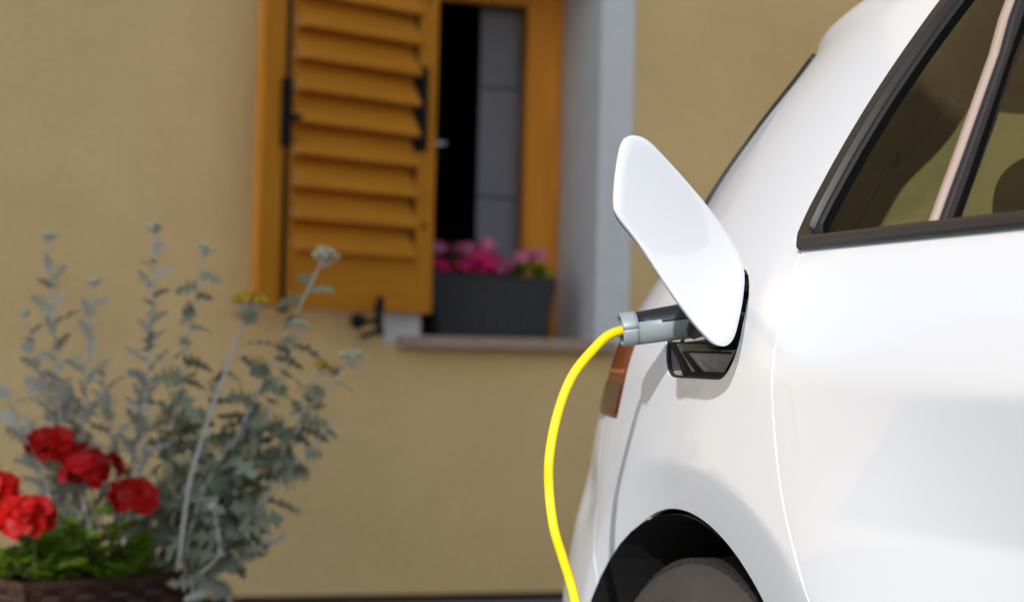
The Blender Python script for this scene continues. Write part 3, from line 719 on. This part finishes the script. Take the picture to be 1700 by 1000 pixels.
# ---------------- the open charge flap
A, B, Cc = Vector((0.6207, 1.5935, 1.0939)), Vector((0.8000, 1.7177, 0.9683)), Vector((0.7757, 1.6974, 0.8588))
flap = bpy.data.objects.new('charge_flap', None); link(flap, car)
fl_w, fl_h = (A-B).length, (Cc-B).length
ex = (A-B).normalized(); ez = -((Cc-B)-ex*(Cc-B).dot(ex)).normalized(); ey = ez.cross(ex)     # ey: which way the painted face looks
ctr = Vector((0.7021, 1.6482, 0.9777))
if ey.dot(Vector((0, 0, .87))-ctr) < 0: ey = -ey
mf = Matrix((ex, ey, ez)).transposed().to_4x4(); mf.translation = ctr-Vector(CO); flap.matrix_local = mf
OUTL = [(0.1215, 0.0367), (0.1104, 0.0435), (0.0955, 0.0482), (0.0761, 0.0499), (0.0467, 0.0517), (0.01, 0.0532), (-0.0152, 0.0539), (-0.0483, 0.0533), (-0.0764, 0.051), (-0.0966, 0.0467), (-0.11, 0.0377), (-0.1184, 0.0185), (-0.1232, -0.0063), (-0.124, -0.0265), (-0.1159, -0.0403), (-0.1008, -0.0487), (-0.0834, -0.0524), (-0.052, -0.0535), (-0.0132, -0.0511), (0.026, -0.0464), (0.0641, -0.0418), (0.0938, -0.0402), (0.1065, -0.0378), (0.113, -0.0325), (0.1204, -0.018), (0.1267, 0.0005), (0.13, 0.0179), (0.1282, 0.0285)]
OUTL = [(p.x, p.y) for p in catmull([(x, z, 0) for x, z in OUTL+OUTL[:1]], 3)][:-1]
def plate(name, inset, y0, crown, thick, mt_, parent, rings=8):
    hw, hh = 0.130, 0.054; lp = [(x*(1-inset/math.hypot(x, z)), z*(1-inset/math.hypot(x, z))) for x, z in OUTL]; n = len(lp); V = [(0, y0+crown, 0)]; F = []
    cr = lambda x, z: y0+crown*(1-.7*(x/hw)**2-.3*(z/hh)**2)
    for i in range(1, rings+1):
        t = (i/rings)**.8
        for x, z in lp: V.append((x*t, cr(x*t, z*t), z*t))
    for q in range(n): F.append((0, 1+q, 1+(q+1) % n))
    for i in range(rings-1):
        for q in range(n):
            a = 1+i*n; F.append((a+q, a+n+q, a+n+(q+1) % n, a+(q+1) % n))
    base = 1+(rings-1)*n
    for dy, gr in ((-.0004, .0008), (-.0011, .0012), (-thick, .0010), (-thick-.0004, -.002)):
        for x, z in lp: l = math.hypot(x, z); V.append((x*(1+gr/l), cr(x, z)+dy, z*(1+gr/l)))
    for j in range(4):
        for q in range(n):
            a = base+j*n; F.append((a+q, a+n+q, a+n+(q+1) % n, a+(q+1) % n))
    F.append(tuple(range(base+4*n, base+5*n)))
    return obj(name, V, [f_[::-1] for f_ in F], mt_, parent, True)
plate('flap_skin', 0, 0, .0035, .0034, M['paint'], flap)
plate('flap_liner', .006, -.0045, .0035, .003, M['black_plastic'], flap)
hb = ctr-ez*.02-ex*(fl_w*.30)-ey*.012
MB().tube([p-Vector(CO) for p in catmull([hb, hb-ex*.05-ey*.035, Vector((.80, 1.775, .925)), Vector((.85, 1.785, .925))], 6)], .007, 8).build('hinge_arm', M['port_black'], car, True)

# ================================================================== CHARGING CABLE
cab = empty('charging_cable', (.64, 1.77, 0)); tag(cab, 'yellow charging cable with grey and black plug in the open charge port', 'charging cable')
KO = Vector((.64, 1.77, 0))
e0, e1 = Vector((.7417, 1.9025, .8997)), Vector((.868, 1.878, .920))
ax = (e1-e0).normalized(); side = ax.cross(Vector((0, 0, 1))).normalized(); upv = side.cross(ax)
def sweep(name, prof, a0, a1, mt_, r_in=None, k=28):
    """part of a round sleeve between two angles; prof = (along, radius)"""
    V = []; F = []; full = abs(a1-a0) >= 359.9
    for h, r in prof:
        for i in range(k+1):
            a = R(a0+(a1-a0)*i/k); V.append(e0-KO+ax*h+(side*math.cos(a)+upv*math.sin(a)*1.08)*r)
    for j in range(len(prof)-1):
        for i in range(k): a = j*(k+1)+i; F.append((a, a+1, a+k+2, a+k+1))
    o = obj(name, V, F, mt_, cab, True); sf = o.modifiers.new('solid', 'SOLIDIFY'); sf.thickness = .0025; sf.offset = -1; return o
L = (e1-e0).length
sweep('plug_collar', [(0, .0138), (.0015, .0146), (.012, .0147), (.0165, .0146)], 0, 360, M['conn_grey'])
sweep('plug_shell', [(.0166, .0146), (.05, .0148), (.09, .0153), (L, .0160)], 160, 380, M['conn_grey'])
sweep('plug_grip', [(.0165, .0134), (.03, .0142), (.06, .0156), (.09, .0168), (L, .0176)], 8, 172, M['conn_black'])
MB().lathe(e0-KO+ax*.004, ax, [(0, .0), (.0122, .0), (.0122, .02)], 24).build('plug_core', M['conn_black'], cab, True)
MB().lathe(e0-KO+ax*(L-.006), ax, [(.0, 0), (.018, .0), (.024, .005), (.024, .03), (0, .03)], 32).build('plug_head', M['conn_black'], cab, True)
cp = [e1-ax*.10, e0+ax*.012, (0.7300, 1.8998, 0.8956), (0.7095, 1.8914, 0.8817), (0.6794, 1.8810, 0.8495), (0.6638, 1.8810, 0.8083), (0.6526, 1.8705, 0.7650), (0.6535, 1.8705, 0.7277), (0.6561, 1.8601, 0.6913), (0.6667, 1.8601, 0.6604), (0.6772, 1.8496, 0.6183),
      (.668, 1.76, .53), (.685, 1.74, .38), (.69, 1.70, .20), (.675, 1.60, .06), (.64, 1.42, .008), (.60, 1.15, .0065), (.63, .75, .0065), (.70, .2, .0065), (.66, -.5, .0065), (.5, -1.4, .0065), (.2, -2.6, .0065)]
MB().tube([p-KO for p in catmull(cp, 10)], .0051, 14).build('cable', M['cable'], cab, True)

# ================================================================== PLANTS
def inst(name, me, parent, loc, rot=None, sc=1., mt4=None):
    o = bpy.data.objects.new(name, me); COL.objects.link(o); o.parent = parent
    if mt4 is not None: o.matrix_local = mt4
    else: o.location = loc; o.rotation_euler = rot or (0, 0, 0); o.scale = (sc, sc, sc)
    return o
def frame(pos, d, nrm, sc):
    """x along d, z along nrm"""
    d = d.normalized(); nrm = (nrm-d*nrm.dot(d)); nrm = nrm.normalized() if nrm.length > 1e-4 else d.orthogonal().normalized()
    y = nrm.cross(d); mm = Matrix((d, y, nrm)).transposed().to_4x4(); mm = mm @ Matrix.Scale(sc, 4); mm.translation = pos; return mm
def leaf_lobed(name, lobes, mt_, droop=.25, wid=.42):
    """silver ragwort leaf, unit length along x, cut into lobes, arched"""
    top = [(0, .03)]
    for i in range(lobes):
        a = (i+.35)/(lobes+.3); w_ = wid*math.sin(math.pi*min(1, .22+a*.75))
        top += [(a-.05, w_*.34), (a+.02, w_), (a+.09, w_*.92), (a+.12, w_*.36)]
    top += [(.96, .12), (1.02, 0)]
    V = []; F = []
    for x, w_ in top:
        z = -droop*x*x
        V += [(x, -w_, z+.10*w_), (x, 0, z), (x, w_, z+.10*w_)]
    for i in range(len(top)-1):
        a = i*3; F += [(a, a+3, a+4, a+1), (a+1, a+4, a+5, a+2)]
    return mesh(name, V, F, mt_, True)
def leaf_round(name, mt_, cup=.18, scal=9):
    V = [(.0, 0, 0)]; F = []; k = scal*4
    for ring in (.5, 1.0):
        for i in range(k):
            a = -math.pi*.93+2*math.pi*.93*i/(k-1); rr = ring*(1+.07*math.cos(a*scal*1.07)*ring)
            x, y = .5*rr*math.cos(a)+.08, .5*rr*math.sin(a)
            V.append((x, y, cup*(ring**2)*.5+.03*math.cos(a*scal*1.07)*ring*ring))
    for i in range(k-1): F += [(0, 1+i, 2+i), (1+i, 1+k+i, 2+k+i, 2+i)]
    return mesh(name, V, F, mt_, True)
def floret_mesh(name, mt_, seed):
    r_ = random.Random(seed); V = []; F = []
    for p in range(5):
        a = 2*math.pi*p/5+r_.uniform(-.2, .2); c, s = math.cos(a), math.sin(a); w_ = .32+r_.uniform(-.04, .05); lift = r_.uniform(.05, .3)
        n0 = len(V)
        for x, hw in ((.03, .04), (.28, w_*.75), (.52, w_), (.72, w_*.6)):
            z = lift*x+.12*math.sin(x*3)
            for y in (-hw, 0, hw): V.append((x*c-y*s, x*s+y*c, z+abs(y)*.12))
        for i in range(3):
            q = n0+i*3; F += [(q, q+3, q+4, q+1), (q+1, q+4, q+5, q+2)]
    return mesh(name, V, F, mt_, True)
SILV = [leaf_lobed('leaf', 3, M['silver'], .2), leaf_lobed('leaf', 4, M['silver'], .4, .36), leaf_lobed('leaf', 2, M['silver'], .1, .34)]
SILG = [leaf_lobed('leaf', 3, M['silver_green'], .25, .46), leaf_lobed('leaf', 4, M['silver_green'], .45, .42), leaf_lobed('leaf', 3, M['silver_green'], .7, .40)]
GER = [leaf_round('leaf', M['green'], .18), leaf_round('leaf', M['green'], .35, 7), leaf_round('leaf', M['green'], -.15, 8)]
REDF = [floret_mesh('floret', M['red'], i) for i in range(4)]

# ---------------- square wicker planter
pz = .455
pc = Vector((.2313, 3.4083, 0)); pdx = Vector((.343, .150, 0)); pdx_n = pdx.normalized(); pdy_n = Vector((-pdx_n.y, pdx_n.x, 0)); plen = .345
planter = empty('wicker_planter', pc+pdx_n*plen/2+pdy_n*plen/2); tag(planter, 'dark brown square wicker planter holding red geraniums and silver-leaved plants', 'planter')
mpl = Matrix((pdx_n, pdy_n, Vector((0, 0, 1)))).transposed().to_4x4(); mpl.translation = planter.location; planter.matrix_local = mpl
def woven(name_prefix, root, hx, hy, h, mt_, bands, stakes, taper=.0, rim=.016, soil=True, z0=0.):
    """box planter: inner box, wavy horizontal strands round upright stakes, rolled rim"""
    def half(z): s = 1-taper*(1-z/h); return hx*s, hy*s
    ib = MB(); V = []; F = []
    for z, ins in ((0, .012), (h, .012)):
        ax_, ay_ = half(z); ax_ -= ins; ay_ -= ins
        V += [(-ax_, -ay_, z+z0), (ax_, -ay_, z+z0), (ax_, ay_, z+z0), (-ax_, ay_, z+z0)]
    ib.add(V, [(0, 3, 2, 1), (0, 1, 5, 4), (1, 2, 6, 5), (2, 3, 7, 6), (3, 0, 4, 7)]); ib.build('box', mt_, root)
    wv = MB()
    for b_ in range(bands):
        zc = h*(b_+.5)/bands; ax_, ay_ = half(zc); hh = h/bands*.46
        path = []
        for (sx, sy, ex_, ey_) in ((-1, -1, 1, -1), (1, -1, 1, 1), (1, 1, -1, 1), (-1, 1, -1, -1)):
            ln = 2*(ax_ if sx != ex_ else ay_); kk = max(6, int(stakes*ln)*2)
            for i in range(kk):
                t = i/kk; x = (sx+(ex_-sx)*t)*ax_; y = (sy+(ey_-sy)*t)*ay_; w_ = .0035*math.sin(math.pi*i+math.pi/2+math.pi*(b_ % 2))
                nx, ny = (0, sy) if sx != ex_ else (sx, 0); path.append((x+nx*w_, y+ny*w_))
        n0 = len(path); V = []
        for x, y in path:
            l = math.hypot(x, y)
            V += [(x, y, z0+zc-hh), (x*1.012, y*1.012, z0+zc), (x, y, z0+zc+hh)]
        F = []
        for i in range(n0):
            a, c = i*3, ((i+1) % n0)*3; F += [(a, c, c+1, a+1), (a+1, c+1, c+2, a+2)]
        wv.add(V, F)
    o = wv.build('weave', mt_, root); o['kind'] = 'stuff'
    ax_, ay_ = half(h); rb = MB()
    for a, c in (((-ax_-rim*.5, -ay_-rim*.5), (ax_+rim*.5, -ay_+rim*.5)), ((-ax_-rim*.5, ay_-rim*.5), (ax_+rim*.5, ay_+rim*.5)), ((-ax_-rim*.5, -ay_+rim*.5), (-ax_+rim*.5, ay_-rim*.5)), ((ax_-rim*.5, -ay_+rim*.5), (ax_+rim*.5, ay_-rim*.5))):
        r2 = bevel(MB().box((a[0], a[1], z0+h-.004), (c[0], c[1], z0+h+.012)).build('rim', mt_, root), .004)
    for sx in (-1, 1):
        for sy in (-1, 1):
            bx, by = half(0); MB().tube([(sx*bx, sy*by, z0), (sx*ax_, sy*ay_, z0+h)], .008, 8).build('corner_post', mt_, root, True)
    if soil: obj('soil', [(-ax_+.013, -ay_+.013, z0+h-.03), (ax_-.013, -ay_+.013, z0+h-.03), (ax_-.013, ay_-.013, z0+h-.03), (-ax_+.013, ay_-.013, z0+h-.03)], [(0, 1, 2, 3)], M['soil'], root)
woven('planter', planter, plen/2, plen/2, pz-.012, M['wicker'], 30, 16)

# ---------------- silver ragwort
def stem_plant(name, label, base, stems, leafset, dens, size, seed, root_loc, heads=True, grp=None, elev=(.1, .8)):
    r_ = random.Random(seed); root = empty(name, root_loc); tag(root, label, 'plant', grp); RO = Vector(root_loc); cnt = 0
    for st in stems:
        b0, tip = Vector(st['b']), Vector(st['t']); bow = Vector((r_.uniform(-.03, .03), r_.uniform(-.03, .03), 0))
        path = catmull([b0, b0.lerp(tip, .35)+bow, b0.lerp(tip, .7)+bow*.6, tip], 6)
        MB().tube([p-RO for p in path], [st.get('r', .0040)*(1-.55*i/(len(path)-1)) for i in range(len(path))], 6).build('stem', M['silver_stem'], root, True)
        ln = (tip-b0).length; nl = int(ln*dens*st.get('d', 1)); ang = r_.uniform(0, 6)
        for i in range(nl):
            t = st.get('l0', .12)+(.93-st.get('l0', .12))*(i+.5)/nl; q = t*(len(path)-1); k = min(int(q), len(path)-2); p = path[k].lerp(path[k+1], q-k)
            ang += 2.4+r_.uniform(-.5, .5); el = r_.uniform(*elev); tang = (path[k+1]-path[k]).normalized()
            out = Vector((math.cos(ang), math.sin(ang), 0)); d = (out*math.cos(el)+tang*math.sin(el)).normalized()
            sc = size*(1.1-.62*t)*r_.uniform(.75, 1.25)*st.get('s', 1)
            inst('leaf', r_.choice(leafset), root, None, mt4=frame(p-RO, d, Matrix.Rotation(r_.uniform(-1.25, 1.25), 3, d) @ (tang-d*tang.dot(d)+out*-.01), sc)); cnt += 1
        hd_ = st.get('h')
        if hd_:
            head = bpy.data.objects.new('flower_head', None); link(head, root); head.location = tip-RO
            rad, n_, mt_ = hd_
            for i in range(n_):
                a = i*2.4; rr = rad*math.sqrt((i+.5)/n_); bx = Vector((rr*math.cos(a), rr*math.sin(a), rad*.45*(1-(rr/rad)**2)+r_.uniform(-.004, .004)))
                s_ = r_.uniform(.0042, .0062)
                bm_ = MB().lathe(bx, (bx.x*4, bx.y*4, .05), [(0, -s_), (s_*.8, -s_*.6), (s_, .1*s_), (s_*.75, s_*.7), (0, s_*.9)], 7)
                bm_.build('bud', M[mt_], head, True)
                MB().tube([Vector((0, 0, -rad*.9)), bx-Vector((0, 0, s_))], .0009, 4).build('stalk', M['silver_stem'], head)
    return root
sp1 = [dict(b=(.36, 3.62, .43), t=(.271, 3.587, 1.066), h=(.014, 7, 'bud')), dict(b=(.33, 3.64, .43), t=(.2315, 3.6045, .925), h=(.010, 4, 'bud')),
       dict(b=(.38, 3.60, .43), t=(.3536, 3.563, .985), h=(.011, 5, 'bud'), d=.8), dict(b=(.41, 3.60, .43), t=(.4552, 3.527, 1.087), h=(.015, 8, 'bud')),
       dict(b=(.35, 3.66, .43), t=(.29, 3.66, .84)), dict(b=(.40, 3.64, .43), t=(.37, 3.65, .86)), dict(b=(.32, 3.66, .43), t=(.20, 3.68, .80)), dict(b=(.42, 3.62, .43), t=(.46, 3.60, .84)),
       dict(b=(.38, 3.65, .43), t=(.33, 3.70, .80)), dict(b=(.35, 3.62, .43), t=(.24, 3.60, .74))]
stem_plant('silver_ragwort', 'pale silver upright ragwort behind the red geraniums', None, sp1, SILV, 46, .066, 3, (.37, 3.63, .43), elev=(.45, 1.15))
sp2 = [dict(b=(.50, 3.60, .43), t=(.5425, 3.4996, 1.05), h=(.016, 9, 'bud')), dict(b=(.54, 3.58, .43), t=(.7527, 3.4314, 1.045), h=(.026, 16, 'bud'), r=.0042),
       dict(b=(.502, 3.44, .47), t=(.6192, 3.44, .955), h=(.034, 34, 'yellow'), l0=.9, d=.25, r=.0048), dict(b=(.55, 3.57, .43), t=(.7149, 3.4476, .915), h=(.014, 7, 'bud')),
       dict(b=(.55, 3.56, .43), t=(.806, 3.4198, .86), h=(.026, 16, 'bud')), dict(b=(.55, 3.56, .43), t=(.7541, 3.437, .84), h=(.018, 9, 'yellow')),
       dict(b=(.52, 3.60, .43), t=(.60, 3.56, .86), s=1.15), dict(b=(.53, 3.58, .43), t=(.67, 3.52, .84), s=1.15), dict(b=(.54, 3.57, .43), t=(.72, 3.50, .76), s=1.2), dict(b=(.50, 3.61, .43), t=(.53, 3.58, .84), s=1.1),
       dict(b=(.55, 3.57, .43), t=(.70, 3.48, .66), s=1.2), dict(b=(.48, 3.62, .43), t=(.50, 3.62, .80), s=1.1), dict(b=(.52, 3.60, .43), t=(.60, 3.50, .70), s=1.2), dict(b=(.50, 3.58, .43), t=(.56, 3.47, .72), s=1.2),
       dict(b=(.55, 3.55, .43), t=(.66, 3.45, .58), s=1.1), dict(b=(.545, 3.56, .43), t=(.64, 3.55, .77), s=1.15), dict(b=(.54, 3.54, .44), t=(.78, 3.42, .75), s=1.0), dict(b=(.53, 3.54, .44), t=(.545, 3.45, .62), s=1.0)]
stem_plant('silver_ragwort', 'bushy grey-green ragwort with a yellow flower head leaning out of the wicker planter', None, sp2, SILG, 38, .078, 8, (.53, 3.58, .43), elev=(-.2, .85))
sp3 = [dict(b=(.535, 3.47, .45), t=(.555, 3.40, .585), l0=.2, s=.45, h=(.008, 4, 'bud')), dict(b=(.545, 3.50, .45), t=(.69, 3.40, .54), s=.5), dict(b=(.55, 3.48, .46), t=(.60, 3.40, .40), s=.7, r=.003), dict(b=(.545, 3.47, .46), t=(.545, 3.40, .43), s=.8)]
stem_plant('silver_ragwort', 'small whitish ragwort shoot spilling over the wicker planter rim', None, sp3, SILV, 90, .066, 15, (.54, 3.50, .43), elev=(.2, 1.1))

# ---------------- geraniums
def umbel(root, RO, pos, rad, n_, florets, r_, fs=.030):
    head = bpy.data.objects.new('flower_head', None); link(head, root); head.location = pos-RO
    sq = Vector((r_.uniform(.95, 1.2), r_.uniform(.9, 1.1), r_.uniform(.62, .8)))
    for i in range(n_):
        z = 1-1.55*(i+.5)/n_; a = i*2.4+r_.uniform(-.5, .5); q = math.sqrt(max(0, 1-z*z)); d = Vector((q*math.cos(a), q*math.sin(a), z))
        lump = 1+.18*math.sin(3*a+n_)+.1*math.sin(5*z*3)
        pos_ = Vector((d.x*sq.x, d.y*sq.y, d.z*sq.z))*rad*r_.uniform(.62, 1.12)*lump
        inst('floret', r_.choice(florets), head, None, mt4=frame(pos_, d.orthogonal()+Vector((r_.uniform(-.6, .6), r_.uniform(-.6, .6), 0)), d+Vector((r_.uniform(-.6, .6), r_.uniform(-.6, .6), r_.uniform(-.2, .4))), fs*r_.uniform(.7, 1.2)))
        if i % 2 == 0: MB().tube([Vector((0, 0, -rad*.55)), pos_*.95], .0009, 4).build('pedicel', M['gstem'], head)
    return head
def geranium(name, label, base, heads, leaves, leafr, seed, florets, fs=.030, ls=.075, grp=None, nleaf=60):
    r_ = random.Random(seed); root = empty(name, base); tag(root, label, 'plant', grp); RO = Vector(base)
    for pos, rad, n_ in heads:
        pos = Vector(pos); umbel(root, RO, pos, rad, n_, florets, r_, fs)
        b0 = RO+Vector((r_.uniform(-.04, .04), r_.uniform(-.04, .04), 0))
        path = catmull([b0, b0.lerp(pos, .5)+Vector((r_.uniform(-.02, .02), r_.uniform(-.02, .02), .03)), pos], 6)
        MB().tube([p-RO for p in path], .0026, 6).build('stem', M['gstem'], root, True)
    for i in range(nleaf):
        a = r_.uniform(0, 6.28); rr = math.sqrt(r_.random()); h = r_.random()
        p = RO+Vector((math.cos(a)*rr*leafr[0], math.sin(a)*rr*leafr[1], leafr[2]*(.15+.85*h)*(1.05-.45*rr)))
        d = Vector((math.cos(a), math.sin(a), r_.uniform(-.3, .5))); nrm = Vector((math.cos(a)*rr*.8, math.sin(a)*rr*.8-.35, .8))+Vector((r_.uniform(-.4, .4), r_.uniform(-.4, .4), 0))
        inst('leaf', r_.choice(GER), root, None, mt4=frame(p-RO, d, nrm, ls*r_.uniform(.7, 1.25)))
        if i % 3 == 0: MB().tube([Vector((0, 0, 0)), (p-RO)*.6+Vector((0, 0, .01)), p-RO], .0016, 5).build('leaf_stalk', M['gstem'], root, True)
    return root
geranium('geranium', 'red geranium with three dark red flower heads in the wicker planter', (.37, 3.55, .435),
    [((.279, 3.52, .688), .031, 30), ((.343, 3.50, .646), .036, 40), ((.420, 3.47, .600), .034, 36)], None, (.11, .10, .125), 4, REDF, .028, .052, nleaf=80)
geranium('geranium', 'red geranium with a sunlit bright red flower head at the planter corner', (.262, 3.525, .44),
    [((.228, 3.40, .572), .044, 50), ((.190, 3.47, .612), .030, 20), ((.165, 3.40, .570), .034, 22)], None, (.085, .095, .085), 9, REDF, .028, .045, nleaf=60)

# ---------------- window box on the sill
wb = empty('window_box', (2.03, 6.545, .932)); tag(wb, 'dark anthracite window box on the stone sill', 'window box')
woven('window_box', wb, .228, .085, .205, M['wicker_dark'], 14, 24, taper=.12, rim=.012)
PKF = [floret_mesh('floret', M['pink'], 20+i) for i in range(3)]; PPF = [floret_mesh('floret', M['palepink'], 30+i) for i in range(3)]
for k, (lab, base, hs, fl) in enumerate((
    ('magenta flowering plant in the window box', (1.94, 6.54, 1.12), [((1.84, 6.52, 1.185), .026, 16), ((1.93, 6.50, 1.185), .034, 22), ((1.985, 6.51, 1.225), .030, 18), ((2.01, 6.50, 1.18), .032, 20), ((2.03, 6.49, 1.20), .026, 14)], PKF),
    ('pale pink flowering plant in the window box', (2.06, 6.55, 1.12), [((1.845, 6.53, 1.245), .026, 14), ((1.945, 6.52, 1.245), .032, 18), ((2.03, 6.56, 1.262), .026, 14), ((2.075, 6.50, 1.185), .030, 16)], PPF),
    ('sparse leafy plant with faded pink flowers at the end of the window box', (2.17, 6.55, 1.12), [((2.165, 6.53, 1.225), .026, 10), ((2.225, 6.55, 1.235), .022, 8)], PPF))):
    geranium('window_flower', lab, base, [(p, r*.82, n_) for p, r, n_ in hs], None, (.085, .05, .10), 40+k, fl, .026, .05, nleaf=44)
